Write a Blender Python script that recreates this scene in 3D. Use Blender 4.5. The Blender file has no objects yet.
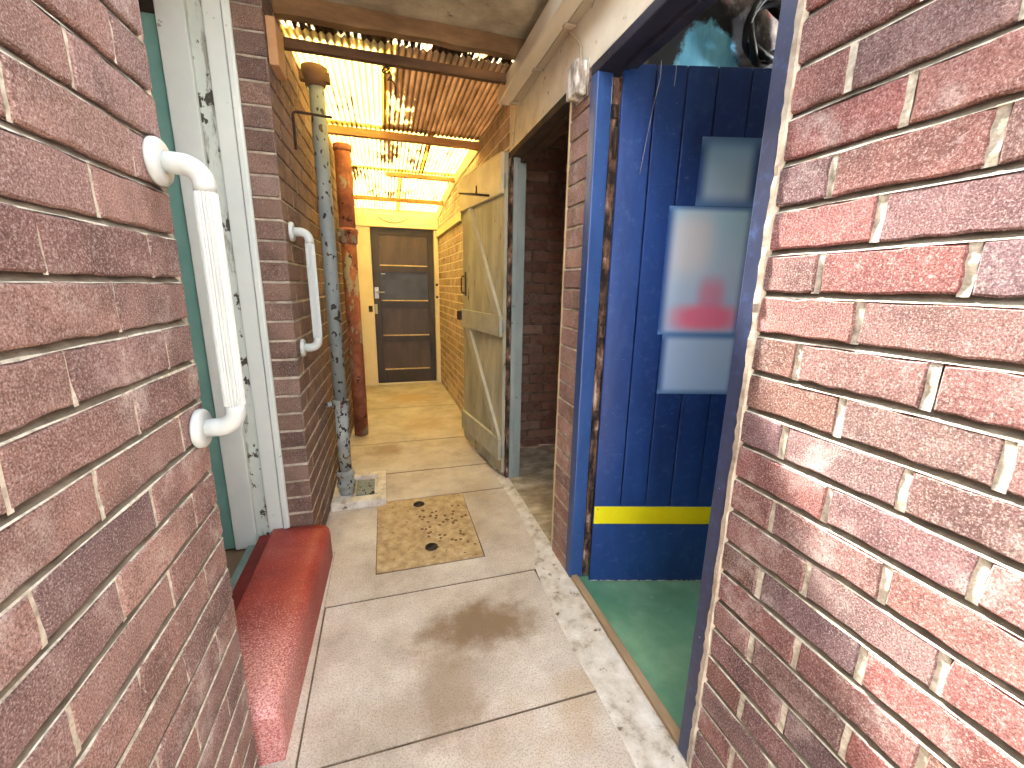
import bpy, bmesh, math, random
from mathutils import Vector, Matrix

SC = bpy.context.scene
COL = SC.collection
RND = random.Random(7)
H = 1.3                                   # eye height

# ------------------------------------------------------------------ colour
def lin(c):
    return tuple(((v / 255) / 12.92 if v / 255 <= .04045 else ((v / 255 + .055) / 1.055) ** 2.4) for v in c) + (1,)

# ------------------------------------------------------------------ node helpers
class NT:
    def __init__(s, name):
        s.m = bpy.data.materials.new(name); s.m.use_nodes = True
        s.t = s.m.node_tree; s.n = s.t.nodes; s.l = s.t.links
        s.n.clear()
        s.out = s.n.new('ShaderNodeOutputMaterial')
        s.tc = s.n.new('ShaderNodeTexCoord')
    def put(s, sock, v):
        if v is None: return
        if isinstance(v, bpy.types.NodeSocket): s.l.new(v, sock)
        else: sock.default_value = v
    def vec(s, stretch=(1, 1, 1), off=(0, 0, 0)):
        mp = s.n.new('ShaderNodeMapping'); s.l.new(s.tc.outputs['Object'], mp.inputs[0])
        mp.inputs['Scale'].default_value = stretch; mp.inputs['Location'].default_value = off
        return mp.outputs[0]
    def noise(s, scale, detail=5, rough=.6, stretch=(1, 1, 1), off=(0, 0, 0), dist=0):
        k = s.n.new('ShaderNodeTexNoise'); s.l.new(s.vec(stretch, off), k.inputs['Vector'])
        k.inputs['Scale'].default_value = scale; k.inputs['Detail'].default_value = detail
        k.inputs['Roughness'].default_value = rough; k.inputs['Distortion'].default_value = dist
        return k.outputs['Fac']
    def ramp(s, f, stops, const=False):
        r = s.n.new('ShaderNodeValToRGB'); s.put(r.inputs[0], f)
        if const: r.color_ramp.interpolation = 'CONSTANT'
        e = r.color_ramp.elements
        while len(e) < len(stops): e.new(.5)
        for k, (p, c) in zip(e, stops): k.position = p; k.color = c if len(c) == 4 else lin(c)
        return r.outputs[0]
    def mask(s, f, lo, hi):
        k = s.n.new('ShaderNodeMapRange'); s.put(k.inputs[0], f)
        k.interpolation_type = 'SMOOTHSTEP'
        k.inputs[1].default_value = lo; k.inputs[2].default_value = hi
        return k.outputs[0]
    def mix(s, f, a, b, mode='MIX'):
        k = s.n.new('ShaderNodeMix'); k.data_type = 'RGBA'; k.blend_type = mode
        s.put(k.inputs[0], f); s.put(k.inputs[6], a); s.put(k.inputs[7], b)
        return k.outputs[2]
    def math(s, op, a, b=None):
        k = s.n.new('ShaderNodeMath'); k.operation = op; s.put(k.inputs[0], a); s.put(k.inputs[1], b)
        return k.outputs[0]
    def sep(s):
        k = s.n.new('ShaderNodeSeparateXYZ'); s.l.new(s.tc.outputs['Object'], k.inputs[0]); return k.outputs
    def bump(s, f, st, dist=.01):
        k = s.n.new('ShaderNodeBump'); k.inputs['Strength'].default_value = st; k.inputs['Distance'].default_value = dist
        s.put(k.inputs['Height'], f); return k.outputs[0]
    def bsdf(s, col, rough=.8, nrm=None, metal=0, spec=.3):
        b = s.n.new('ShaderNodeBsdfPrincipled')
        s.put(b.inputs['Base Color'], col); s.put(b.inputs['Roughness'], rough); b.inputs['Metallic'].default_value = metal
        b.inputs['Specular IOR Level'].default_value = spec
        if nrm is not None: s.l.new(nrm, b.inputs['Normal'])
        return b.outputs[0]
    def done(s, sh):
        s.l.new(sh, s.out.inputs[0]); return s.m

def mat(name, stops, scale=8, detail=6, rough=.8, bump=.25, bscale=60, spots=(), stretch=(1, 1, 1), metal=0, spec=.3, bdist=.004):
    t = NT(name)
    c = t.ramp(t.noise(scale, detail, .62, stretch), stops)
    for i, sp in enumerate(spots):
        col, sc, lo, hi = sp[:4]; st = sp[4] if len(sp) > 4 else (1, 1, 1)
        c = t.mix(t.mask(t.noise(sc, sp[5] if len(sp) > 5 else 5, .65, st, (3.1 * i + 1.7, 1.3 * i, .7)), lo, hi), c, lin(col))
    n = t.bump(t.noise(bscale, 6, .7, stretch), bump, bdist) if bump else None
    return t.done(t.bsdf(c, rough, n, metal, spec))

def brick_mat(name, cols, dust, dustamt=.55, dark=(60, 45, 42), vary=.5, grit=.35):
    t = NT(name)
    g = t.n.new('ShaderNodeNewGeometry')
    c = t.ramp(g.outputs['Random Per Island'], cols)
    # a second random tint from the same island value
    k = t.math('FRACT', t.math('MULTIPLY', g.outputs['Random Per Island'], 7.31))
    c = t.mix(vary, c, t.ramp(k, [(0, (188, 188, 190)), (.5, (226, 226, 226)), (1, (255, 255, 255))]), 'MULTIPLY')
    c = t.mix(t.mask(t.noise(9, 5, .6), .38, .7), c, t.mix(.45, c, lin(dark)))
    c = t.mix(t.mask(t.noise(7, 6, .7, (1, 1, 1), (4, 2, 1)), dustamt, dustamt + .22), c, t.mix(.6, c, lin(dust)))
    f = t.noise(330, 2, .8)
    c = t.mix(t.mask(f, .52, .68), c, t.mix(grit * 1.5, c, lin(dust)))
    c = t.mix(t.mask(f, .49, .34), c, t.mix(grit * 1.7, c, lin(dark)))
    c = t.mix(t.mask(t.noise(60, 5, .75, (1, 1, 1), (7, 1, 3)), .56, .72), c, t.mix(.35, c, lin(dust)))
    n = t.bump(t.noise(190, 5, .85), 1, .006)
    return t.done(t.bsdf(c, .92, n, 0, .15))

# ------------------------------------------------------------------ mesh builder
class B:
    def __init__(s): s.v = []; s.f = []; s.mi = []; s.sm = []
    def face(s, pts, m=0, smooth=False):
        i = len(s.v); s.v += [tuple(p) for p in pts]; s.f.append(tuple(range(i, i + len(pts)))); s.mi.append(m); s.sm.append(smooth)
    def box(s, a, b, m=0, fr=None):
        x0, y0, z0 = a; x1, y1, z1 = b
        P = [(x0, y0, z0), (x1, y0, z0), (x1, y1, z0), (x0, y1, z0), (x0, y0, z1), (x1, y0, z1), (x1, y1, z1), (x0, y1, z1)]
        if fr: P = [fr(*p) for p in P]
        i = len(s.v); s.v += [tuple(p) for p in P]
        for f in ((3, 2, 1, 0), (4, 5, 6, 7), (0, 1, 5, 4), (1, 2, 6, 5), (2, 3, 7, 6), (3, 0, 4, 7)):
            s.f.append(tuple(i + k for k in f)); s.mi.append(m); s.sm.append(False)
        return s
    def prism(s, poly, fr, a, b, m=0, smooth=False):
        """poly of 2-D points swept from a to b through fr(p, q, t)"""
        n = len(poly); i = len(s.v)
        s.v += [tuple(fr(p, q, a)) for p, q in poly] + [tuple(fr(p, q, b)) for p, q in poly]
        s.f.append(tuple(i + k for k in range(n - 1, -1, -1))); s.f.append(tuple(i + n + k for k in range(n))); s.mi += [m, m]; s.sm += [False, False]
        for k in range(n):
            s.f.append((i + k, i + (k + 1) % n, i + n + (k + 1) % n, i + n + k)); s.mi.append(m); s.sm.append(smooth)
        return s
    def tube(s, pts, r, seg=16, m=0, cap=True, closed=False, flute=0):
        pts = [Vector(p) for p in pts]; n = len(pts)
        R = r if isinstance(r, (list, tuple)) else [r] * n
        i0 = len(s.v); ref = None
        for k, p in enumerate(pts):
            if closed: d = pts[(k + 1) % n] - pts[k - 1]
            else: d = pts[min(k + 1, n - 1)] - pts[max(k - 1, 0)]
            d.normalize()
            if ref is None:
                ref = d.orthogonal().normalized()
                if abs(d.z) > .9: ref = Vector((1, 0, 0)); ref = (ref - d * ref.dot(d)).normalized()
            else: ref = (ref - d * ref.dot(d)).normalized()
            u = ref; w = d.cross(u)
            for j in range(seg):
                a = 2 * math.pi * j / seg; rr = R[k] * (1 + (flute if j % 2 else -flute))
                s.v.append(tuple(p + u * math.cos(a) * rr + w * math.sin(a) * rr))
        m_ = n if closed else n - 1
        for k in range(m_):
            for j in range(seg):
                a = i0 + k * seg + j; b = i0 + k * seg + (j + 1) % seg
                c = i0 + ((k + 1) % n) * seg + (j + 1) % seg; d = i0 + ((k + 1) % n) * seg + j
                s.f.append((a, b, c, d)); s.mi.append(m); s.sm.append(not flute)
        if cap and not closed:
            s.f.append(tuple(i0 + j for j in range(seg - 1, -1, -1))); s.f.append(tuple(i0 + (n - 1) * seg + j for j in range(seg)))
            s.mi += [m, m]; s.sm += [False, False]
        return s
    def lathe(s, c, ax, prof, seg=32, m=0):
        """prof = [(distance along ax, radius)]"""
        c = Vector(c); ax = Vector(ax).normalized()
        return s.tube([c + ax * (t + 1e-5 * k) for k, (t, r) in enumerate(prof)], [max(r, 1e-4) for t, r in prof], seg, m)

def obj(name, b, mats, parent=None, bevel=0, segs=2, kind=None, recalc=True):
    me = bpy.data.meshes.new(name)
    off = Vector(parent['_w']) if parent is not None else Vector((0, 0, 0))
    me.from_pydata([tuple(Vector(p) - off) for p in b.v], [], b.f)
    for q in (mats if isinstance(mats, (list, tuple)) else [mats]): me.materials.append(q)
    for p, mi, sm in zip(me.polygons, b.mi, b.sm): p.material_index = mi; p.use_smooth = sm
    if recalc:
        bm = bmesh.new(); bm.from_mesh(me); bmesh.ops.recalc_face_normals(bm, faces=bm.faces); bm.to_mesh(me); bm.free()
    o = bpy.data.objects.new(name, me); COL.objects.link(o)
    if parent is not None: o.parent = parent
    if bevel:
        md = o.modifiers.new('bevel', 'BEVEL'); md.width = bevel; md.segments = segs; md.limit_method = 'ANGLE'; md.angle_limit = math.radians(40)
    if parent is None: o['_w'] = (0, 0, 0)
    if kind: o['kind'] = kind
    return o

def sub(parent):                     # let a mesh part carry sub-parts
    root = parent.parent
    parent['_w'] = tuple(root['_w']) if root is not None else (0, 0, 0)
    return parent

def tag(o, label, cat, group=None, kind=None):
    o['label'] = label; o['category'] = cat
    if group: o['group'] = group
    if kind: o['kind'] = kind
    return o

def thing(name, loc, label, cat, group=None, kind=None):
    o = bpy.data.objects.new(name, None); COL.objects.link(o); o.location = loc; o['_w'] = tuple(loc)
    o.empty_display_size = .05
    return tag(o, label, cat, group, kind)

def struct(name, b, mats, label, cat, bevel=0, **k):
    o = obj(name, b, mats, None, bevel, kind='structure', **k); o['label'] = label; o['category'] = cat
    return o

# ------------------------------------------------------------------ materials
M = {}
M['brick_right'] = brick_mat('brick_rose', [(0, (154, 118, 104)), (.2, (184, 116, 111)), (.4, (164, 128, 122)), (.6, (188, 127, 118)), (.8, (152, 122, 126)), (1, (176, 139, 132))], (232, 214, 206), .53)
M['brick_left'] = brick_mat('brick_plum', [(0, (166, 126, 118)), (.35, (192, 150, 138)), (.6, (168, 134, 128)), (.85, (198, 156, 142)), (1, (156, 126, 124))], (238, 222, 212), .53)
M['brick_pier'] = brick_mat('brick_brown', [(0, (128, 100, 90)), (.4, (154, 122, 106)), (.7, (138, 110, 100)), (1, (162, 134, 120))], (206, 188, 172), .58)
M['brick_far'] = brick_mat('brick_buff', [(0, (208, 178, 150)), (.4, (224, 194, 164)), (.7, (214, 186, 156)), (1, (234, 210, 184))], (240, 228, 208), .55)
M['brick_dark'] = brick_mat('brick_store', [(0, (150, 112, 96)), (.4, (176, 130, 110)), (.7, (160, 124, 108)), (1, (190, 154, 134))], (206, 184, 164), .55)
M['mortar'] = mat('mortar_pale', [(.3, (150, 142, 122)), (.5, (206, 198, 178)), (.7, (240, 234, 218))], 60, 6, .95, .8, 160)
M['mortar_bed_shade'] = mat('mortar_grey_shade', [(.3, (92, 84, 72)), (.55, (126, 118, 102)), (.75, (164, 156, 138))], 18, 6, .95, .6, 120)  # darker tone puts the shadow band under each brick into the joint colour
M['mortar_left'] = mat('mortar_drab', [(.3, (140, 126, 110)), (.7, (206, 194, 174))], 22, 5, .95, .5, 140)
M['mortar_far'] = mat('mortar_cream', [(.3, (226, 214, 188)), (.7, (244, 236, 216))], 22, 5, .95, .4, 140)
M['mortar_dark'] = mat('mortar_sooty', [(.3, (96, 82, 72)), (.7, (160, 142, 124))], 22, 5, .95, .4, 140)

def floor_mat():
    t = NT('concrete_slab')
    c = t.ramp(t.noise(3.2, 8, .68), [(.25, (164, 150, 134)), (.48, (202, 190, 176)), (.72, (230, 222, 210))])
    c = t.mix(t.mask(t.noise(1.6, 5, .6, (1, 1, 1), (5, 0, 0)), .55, .75), c, lin((190, 168, 140)))
    x, y, z = t.sep()
    # damp brown stain left by the mat in front of the cover, and a lesser one beside it
    for cx, cy, rx, ry, a, col in ((.30, 1.36, .22, .12, .9, (128, 102, 72)), (.13, 1.12, .1, .2, .55, (146, 120, 92)), (-.02, 1.05, .2, .1, .35, (140, 122, 100)), (.22, 4.9, .26, .2, .7, (196, 160, 116)), (.3, 3.9, .22, .25, .4, (200, 170, 130)), (-.05, 3.3, .12, .14, .6, (140, 108, 72))):
        dx = t.math('DIVIDE', t.math('SUBTRACT', x, cx), rx); dy = t.math('DIVIDE', t.math('SUBTRACT', y, cy), ry)
        d = t.math('SQRT', t.math('ADD', t.math('MULTIPLY', dx, dx), t.math('MULTIPLY', dy, dy)))
        d = t.math('ADD', d, t.math('MULTIPLY', t.math('SUBTRACT', t.noise(9, 6, .7), .5), 1.8))
        c = t.mix(t.math('MULTIPLY', t.mask(d, 1.5, .35), a), c, lin(col))
    c = t.mix(t.mask(t.noise(60, 6, .85), .60, .76), c, lin((232, 222, 206)))
    c = t.mix(t.mask(t.noise(170, 4, .85, (1, 1, 1), (5, 5, 0)), .52, .40), c, t.mix(.5, c, lin((120, 102, 80))))
    c = t.mix(t.mask(t.noise(45, 6, .8, (1, 1, 1), (2, 7, 0)), .60, .72), c, lin((120, 100, 78)))
    n = t.bump(t.noise(120, 7, .75), .5, .004)
    return t.done(t.bsdf(c, .85, n, 0, .25))
M['floor'] = floor_mat()
M['edging'] = mat('rough_concrete', [(.3, (158, 142, 120)), (.44, (212, 202, 186)), (.7, (240, 234, 224))], 16, 9, .95, 1, 90,
                  spots=[((120, 102, 80), 26, .6, .7)], bdist=.008)
M['joint'] = mat('slab_joint_dirt', [(.3, (84, 70, 54)), (.7, (124, 108, 88))], 20, 5, .95, .4)
M['cover'] = mat('cover_concrete', [(.3, (156, 130, 92)), (.5, (188, 162, 120)), (.72, (212, 190, 150))], 22, 8, .95, .9, 70,
                 spots=[((92, 70, 46), 34, .6, .68), ((214, 192, 150), 60, .62, .7)], bdist=.008)
M['cover_stud'] = mat('cover_flecks', [(.3, (112, 86, 54)), (.7, (140, 110, 74))], 22, 5, .95, .4)
M['iron_dark'] = mat('dark_iron', [(.3, (40, 32, 28)), (.7, (78, 60, 48))], 30, 5, .7, .4, metal=.3)
M['black'] = mat('black_rubber', [(.3, (14, 14, 15)), (.7, (34, 33, 34))], 20, 4, .55, .1)
M['white_plastic'] = mat('white_plastic', [(.3, (178, 184, 182)), (.7, (192, 198, 194))], 6, 3, .35, 0, spec=.45)
M['white_paint'] = mat('white_gloss_paint', [(.3, (204, 212, 206)), (.7, (218, 224, 216))], 5, 5, .45, .1, 40, spec=.4, spots=[((150, 150, 138), 34, .68, .73)])
M['white_worn'] = mat('white_paint_worn', [(.3, (186, 196, 188)), (.7, (208, 216, 206))], 5, 5, .6, .2, 40,
                      spots=[((150, 152, 140), 16, .52, .6, (1.5, 1.5, .3)), ((70, 66, 58), 17, .58, .61, (1.5, 1.5, .8))])
M['teal'] = mat('teal_paint', [(.3, (100, 146, 136)), (.7, (126, 172, 160))], 4, 4, .5, .1, spec=.4)
M['sill_teal'] = mat('sill_teal_worn', [(.3, (104, 124, 116)), (.7, (142, 156, 146))], 12, 5, .7, .2)
def step_mat():
    t = NT('red_step_paint')
    c = t.ramp(t.noise(6, 6, .6), [(.25, (128, 44, 36)), (.5, (158, 58, 48)), (.75, (174, 82, 72))])
    x, y, z = t.sep()
    # paint worn to pink, speckled, most at the near end and the back edge (measured along the step itself)
    wy = t.mask(y, .10, -.40)
    sp = t.math('ADD', t.noise(190, 4, .9), t.math('MULTIPLY', wy, .13))
    c = t.mix(t.mask(sp, .57, .69), c, lin((226, 176, 168)))
    c = t.mix(t.math('MULTIPLY', wy, .12), c, lin((222, 164, 158)))
    n = t.bump(t.noise(120, 6, .8), .4, .003)
    return t.done(t.bsdf(c, .5, n, 0, .4))
M['step'] = step_mat()
M['step_dark'] = mat('red_strip_paint', [(.3, (92, 26, 22)), (.7, (128, 44, 36))], 9, 5, .55, .2)

def blue(name, a, b, rough=.32):
    t = NT(name)
    c = t.ramp(t.noise(5, 6, .6, (1, 1, .35)), [(.3, a), (.7, b)])
    c = t.mix(t.mask(t.noise(30, 5, .7), .5, .75), c, t.mix(.35, c, lin((84, 116, 176))))
    c = t.mix(t.mask(t.noise(34, 4, .8, (1, 1, 1.6), (3, 1, 2)), .69, .73), c, lin((186, 196, 214)))
    c = t.mix(t.mask(t.noise(21, 4, .8, (1, 1, .6), (8, 3, 0)), .70, .74), c, lin((22, 24, 40)))
    n = t.bump(t.noise(26, 5, .6, (1, 1, .25)), .25, .006)
    return t.done(t.bsdf(c, rough, n, 0, .5))
M['blue'] = blue('blue_gloss_paint', (24, 50, 108), (38, 76, 146))
M['blue_frame'] = blue('blue_frame_paint', (36, 64, 116), (54, 88, 146), .38)
M['navy_frame'] = blue('navy_frame_paint', (44, 52, 78), (62, 70, 100), .42)
M['groove'] = mat('board_groove', [(.3, (10, 14, 34)), (.7, (18, 24, 52))], 9, 3, .8, 0)
M['yellow'] = mat('yellow_tape', [(.3, (232, 222, 8)), (.7, (250, 240, 24))], 5, 4, .5, .1, spots=[((120, 112, 30), 26, .68, .72)])
M['rot'] = mat('rotten_wood', [(.34, (18, 15, 14)), (.46, (52, 40, 34)), (.58, (132, 100, 80)), (.68, (206, 186, 168))], 24, 7, .95, 1, 50, stretch=(1, 1, .35), bdist=.01)
M['grey_jamb'] = mat('grey_blue_paint', [(.3, (120, 132, 130)), (.7, (152, 162, 158))], 7, 5, .6, .2, 40, stretch=(1, 1, .3), spots=[((66, 60, 52), 30, .66, .7)])
M['store_door'] = mat('grey_green_boards', [(.3, (142, 138, 116)), (.5, (168, 162, 138)), (.75, (194, 188, 164))], 9, 7, .8, .5, 40, stretch=(1, 1, .22), spots=[((92, 78, 58), 14, .62, .72, (1, 1, .5))])
M['store_ledge'] = mat('grey_green_ledge', [(.3, (160, 158, 140)), (.7, (188, 184, 164))], 9, 6, .75, .3, 40, spots=[((84, 72, 58), 40, .68, .72)])
M['cream'] = mat('cream_render', [(.25, (206, 192, 168)), (.5, (228, 218, 196)), (.75, (240, 232, 214))], 5, 8, .9, .5, 30, spots=[((132, 112, 84), 16, .62, .74), ((96, 82, 64), 40, .68, .73)])
M['cream_board'] = mat('cream_board', [(.3, (206, 188, 148)), (.7, (230, 216, 180))], 6, 6, .7, .3, 40, spots=[((120, 98, 66), 30, .66, .7)])
M['end_paint'] = mat('end_wall_paint', [(.3, (234, 216, 172)), (.7, (244, 232, 198))], 4, 6, .75, .25, 30, spots=[((168, 136, 84), 16, .68, .76)])
M['dark_timber'] = mat('dark_timber', [(.3, (40, 32, 28)), (.7, (78, 62, 52))], 10, 6, .85, .5, 40, stretch=(.4, .4, 1), spots=[((150, 130, 104), 30, .68, .72)])
M['navy_dark'] = mat('navy_black_paint', [(.3, (26, 26, 36)), (.7, (50, 50, 66))], 10, 6, .6, .4, 40, spots=[((120, 112, 104), 30, .69, .73)])
M['brown_timber'] = mat('brown_timber', [(.3, (88, 64, 42)), (.5, (118, 90, 60)), (.75, (156, 124, 88))], 9, 7, .85, .5, 40, stretch=(.3, 1, 1))
M['purlin'] = mat('purlin_timber', [(.3, (150, 104, 60)), (.5, (184, 134, 80)), (.75, (206, 162, 108))], 9, 7, .85, .5, 40, stretch=(.3, 1, 1), spots=[((96, 62, 36), 14, .62, .72)])
M['purlin_dark'] = mat('purlin_dark', [(.3, (74, 54, 40)), (.7, (118, 88, 62))], 9, 7, .85, .5, 40, stretch=(.3, 1, 1))
M['slab'] = mat('stained_concrete', [(.25, (112, 100, 80)), (.5, (166, 152, 128)), (.75, (200, 188, 164))], 5, 9, .95, .7, 40, spots=[((48, 40, 32), 9, .6, .72)])
M['trunk'] = mat('batten_cream', [(.3, (166, 150, 128)), (.7, (192, 178, 156))], 5, 5, .55, .1, stretch=(1, .2, 1))
M['diffuser'] = mat('batten_diffuser', [(.3, (206, 194, 172)), (.7, (226, 216, 196))], 6, 5, .35, .05, stretch=(1, .2, 1), spec=.5)
M['peel'] = mat('peeling_white', [(.3, (96, 82, 70)), (.45, (160, 148, 134)), (.6, (226, 220, 210))], 30, 6, .8, .7, 60, stretch=(1, 1, .4))
M['grey_pipe'] = mat('grey_pipe_paint', [(.3, (112, 122, 124)), (.7, (140, 148, 148))], 7, 5, .5, .2, 30, spots=[((30, 26, 26), 30, .60, .62, (1, 1, .7), 1.2)], spec=.4)
M['grey_pipe_low'] = mat('grey_pipe_flaking', [(.3, (132, 138, 134)), (.7, (160, 164, 158))], 9, 5, .6, .4, 30, spots=[((44, 34, 30), 34, .56, .585, (1, 1, .6), 2), ((120, 76, 54), 19, .6, .63)])
M['rust_pipe'] = mat('rusty_iron', [(.28, (98, 58, 46)), (.5, (142, 86, 66)), (.72, (178, 116, 90))], 9, 7, .85, .5, 40, spots=[((146, 138, 124), 7, .56, .585, (1, 1, .5)), ((64, 42, 34), 14, .58, .66)])
M['brown_panel'] = mat('brown_panel_paint', [(.3, (62, 52, 50)), (.7, (90, 76, 72))], 8, 6, .45, .25, 40, stretch=(1, 1, .3), spec=.45, spots=[((150, 130, 112), 30, .7, .76)])
M['brown_door'] = mat('brown_black_paint', [(.3, (44, 36, 36)), (.7, (64, 54, 52))], 6, 6, .45, .25, 40, stretch=(1, 1, .4), spots=[((120, 104, 92), 40, .72, .76)], spec=.45)
M['blue_black'] = mat('blue_black_paint', [(.3, (44, 46, 60)), (.7, (66, 68, 86))], 6, 6, .4, .2, 40, spec=.5)
M['dust_ledge'] = mat('dusty_moulding', [(.3, (170, 146, 110)), (.7, (206, 186, 150))], 20, 5, .9, .2)
M['steel'] = mat('dull_steel', [(.3, (150, 150, 148)), (.7, (190, 190, 186))], 20, 4, .35, .1, metal=.7)
M['green_floor'] = mat('green_floor_paint', [(.25, (74, 124, 98)), (.5, (100, 146, 116)), (.75, (132, 170, 138))], 4, 8, .5, .25, 40, spots=[((150, 178, 148), 12, .66, .76), ((60, 74, 58), 18, .66, .74)])
M['store_floor'] = mat('store_floor_dirt', [(.25, (120, 106, 86)), (.5, (172, 156, 130)), (.75, (222, 208, 182))], 13, 9, .95, .9, 50, stretch=(.6, 1, 1), bdist=.01)
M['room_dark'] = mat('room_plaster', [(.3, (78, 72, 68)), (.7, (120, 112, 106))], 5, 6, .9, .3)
M['room_floor'] = mat('room_brown_floor', [(.3, (96, 78, 60)), (.7, (130, 108, 84))], 7, 6, .8, .3, stretch=(1, .3, 1))
M['ground'] = mat('yard_concrete', [(.3, (150, 140, 126)), (.7, (186, 176, 160))], 3, 7, .9, .3)
M['wood_plank'] = mat('pale_plank', [(.3, (164, 122, 84)), (.7, (198, 156, 112))], 7, 6, .8, .4, stretch=(1, .3, 1))
M['cobweb'] = mat('cobweb', [(.3, (150, 150, 156)), (.7, (196, 196, 200))], 9, 3, .9, 0)
M['flashing'] = mat('white_flashing', [(.3, (222, 212, 184)), (.7, (240, 232, 210))], 9, 4, .6, .1)
M['threshold'] = mat('threshold_timber', [(.3, (132, 108, 82)), (.7, (172, 146, 114))], 12, 6, .8, .4, stretch=(1, .3, 1))

def partition_mat():
    """plaster with an arch of bright blue paint, a dark patch round it and pink brick showing"""
    t = NT('partition_paint')
    x, y, z = t.sep()
    c = t.ramp(t.noise(7, 7, .7), [(.3, (90, 82, 80)), (.55, (160, 148, 142)), (.75, (214, 206, 198))])
    c = t.mix(t.mask(t.noise(10, 5, .6, (1, 1, 1), (3, 3, 3)), .52, .62), c, lin((150, 96, 92)))
    nz = t.math('MULTIPLY', t.math('SUBTRACT', t.noise(14, 6, .7), .5), .6)
    def ell(cx, cz, rx, rz, lo, hi):
        dx = t.math('DIVIDE', t.math('SUBTRACT', x, cx), rx); dz = t.math('DIVIDE', t.math('SUBTRACT', z, cz), rz)
        d = t.math('SQRT', t.math('ADD', t.math('MULTIPLY', dx, dx), t.math('MULTIPLY', dz, dz)))
        return t.mask(t.math('ADD', d, nz), hi, lo)
    c = t.mix(ell(1.33, 2.16, .36, .26, .8, 1.15), c, lin((20, 18, 26)))  # dark ragged ellipse round the arch
    bl = t.ramp(t.noise(12, 6, .7, (1, 1, .4)), [(.3, (70, 150, 196)), (.7, (140, 220, 244))])
    c = t.mix(ell(1.29, 2.14, .16, .2, .85, 1.0), c, bl)
    return t.done(t.bsdf(c, .7, t.bump(t.noise(40, 6, .7), .4, .004), 0, .3))
M['partition'] = partition_mat()

PITCH = .031
def roof_mat(name, clear, brown, lo, hi, xe=None, off=(0, 0, 0), tr=.75, bt=.3):
    """weathered translucent sheet: clear yellowed plastic where clean, brown where dirt and rust lie, dirt thickest in the furrows"""
    t = NT(name)
    x, y, z = t.sep()
    w = t.math('SINE', t.math('MULTIPLY', x, 2 * math.pi / PITCH))            # -1 in a furrow of the upper side
    n = t.noise(3.6, 6, .62, (1.6, .8, 1), off)
    f = t.noise(18, 5, .7, (2.4, .16, 1), off)
    v = t.math('ADD', t.math('MULTIPLY', n, .75), t.math('MULTIPLY', f, .3))
    if xe is not None: v = t.math('ADD', v, t.math('MULTIPLY', t.math('SUBTRACT', x, xe), .55))
    v = t.math('ADD', v, t.math('MULTIPLY', w, -.025))
    m = t.mask(v, lo, hi)
    spk = t.mask(t.noise(30, 4, .8, (1.4, .6, 1), (2, 5, 1)), .66, .7)       # bright worn specks
    m = t.math('MULTIPLY', m, t.math('SUBTRACT', 1, t.math('MULTIPLY', spk, .85)))
    fur = t.mask(t.math('ADD', w, t.math('MULTIPLY', t.noise(7, 4, .6, (2.5, .5, 1), off), .8)), .5, -.9)   # furrow dirt
    bc = t.ramp(t.noise(9, 6, .7, (2, .4, 1)), [(.3, brown[0]), (.7, brown[1])])
    bc = t.mix(fur, bc, t.mix(.72, bc, lin((58, 38, 26))))
    cc = t.ramp(t.noise(7, 5, .6, (2, .5, 1)), [(.3, clear[0]), (.7, clear[1])])
    cc = t.mix(t.math('MULTIPLY', fur, .9), cc, lin((176, 142, 86)))
    def two(c, k):
        tl = t.n.new('ShaderNodeBsdfTranslucent'); t.put(tl.inputs[0], c)
        df = t.n.new('ShaderNodeBsdfDiffuse'); t.put(df.inputs[0], c)
        a = t.n.new('ShaderNodeMixShader'); a.inputs[0].default_value = k; t.l.new(df.outputs[0], a.inputs[1]); t.l.new(tl.outputs[0], a.inputs[2])
        return a.outputs[0]
    c = t.n.new('ShaderNodeMixShader'); t.l.new(m, c.inputs[0]); t.l.new(two(cc, tr), c.inputs[1]); t.l.new(two(bc, bt), c.inputs[2])
    return t.done(c.outputs[0])
BR = ((150, 122, 90), (212, 182, 144))
CL = ((250, 234, 164), (255, 244, 196))
M['roof_clear'] = roof_mat('sheet_clear', CL, BR, .60, .66)
M['roof_brown'] = roof_mat('sheet_brown', CL, BR, .40, .46, xe=.2)
M['roof_dark'] = roof_mat('sheet_dark', ((240, 226, 190), (250, 240, 220)), ((52, 42, 32), (104, 86, 64)), .50, .53, off=(3, 0, 0), bt=.12)  # mostly dark brown strip with bright pale patches
M['roof_patch'] = roof_mat('sheet_patched', CL, BR, .55, .61, off=(1.3, 2.2, 0))

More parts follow.
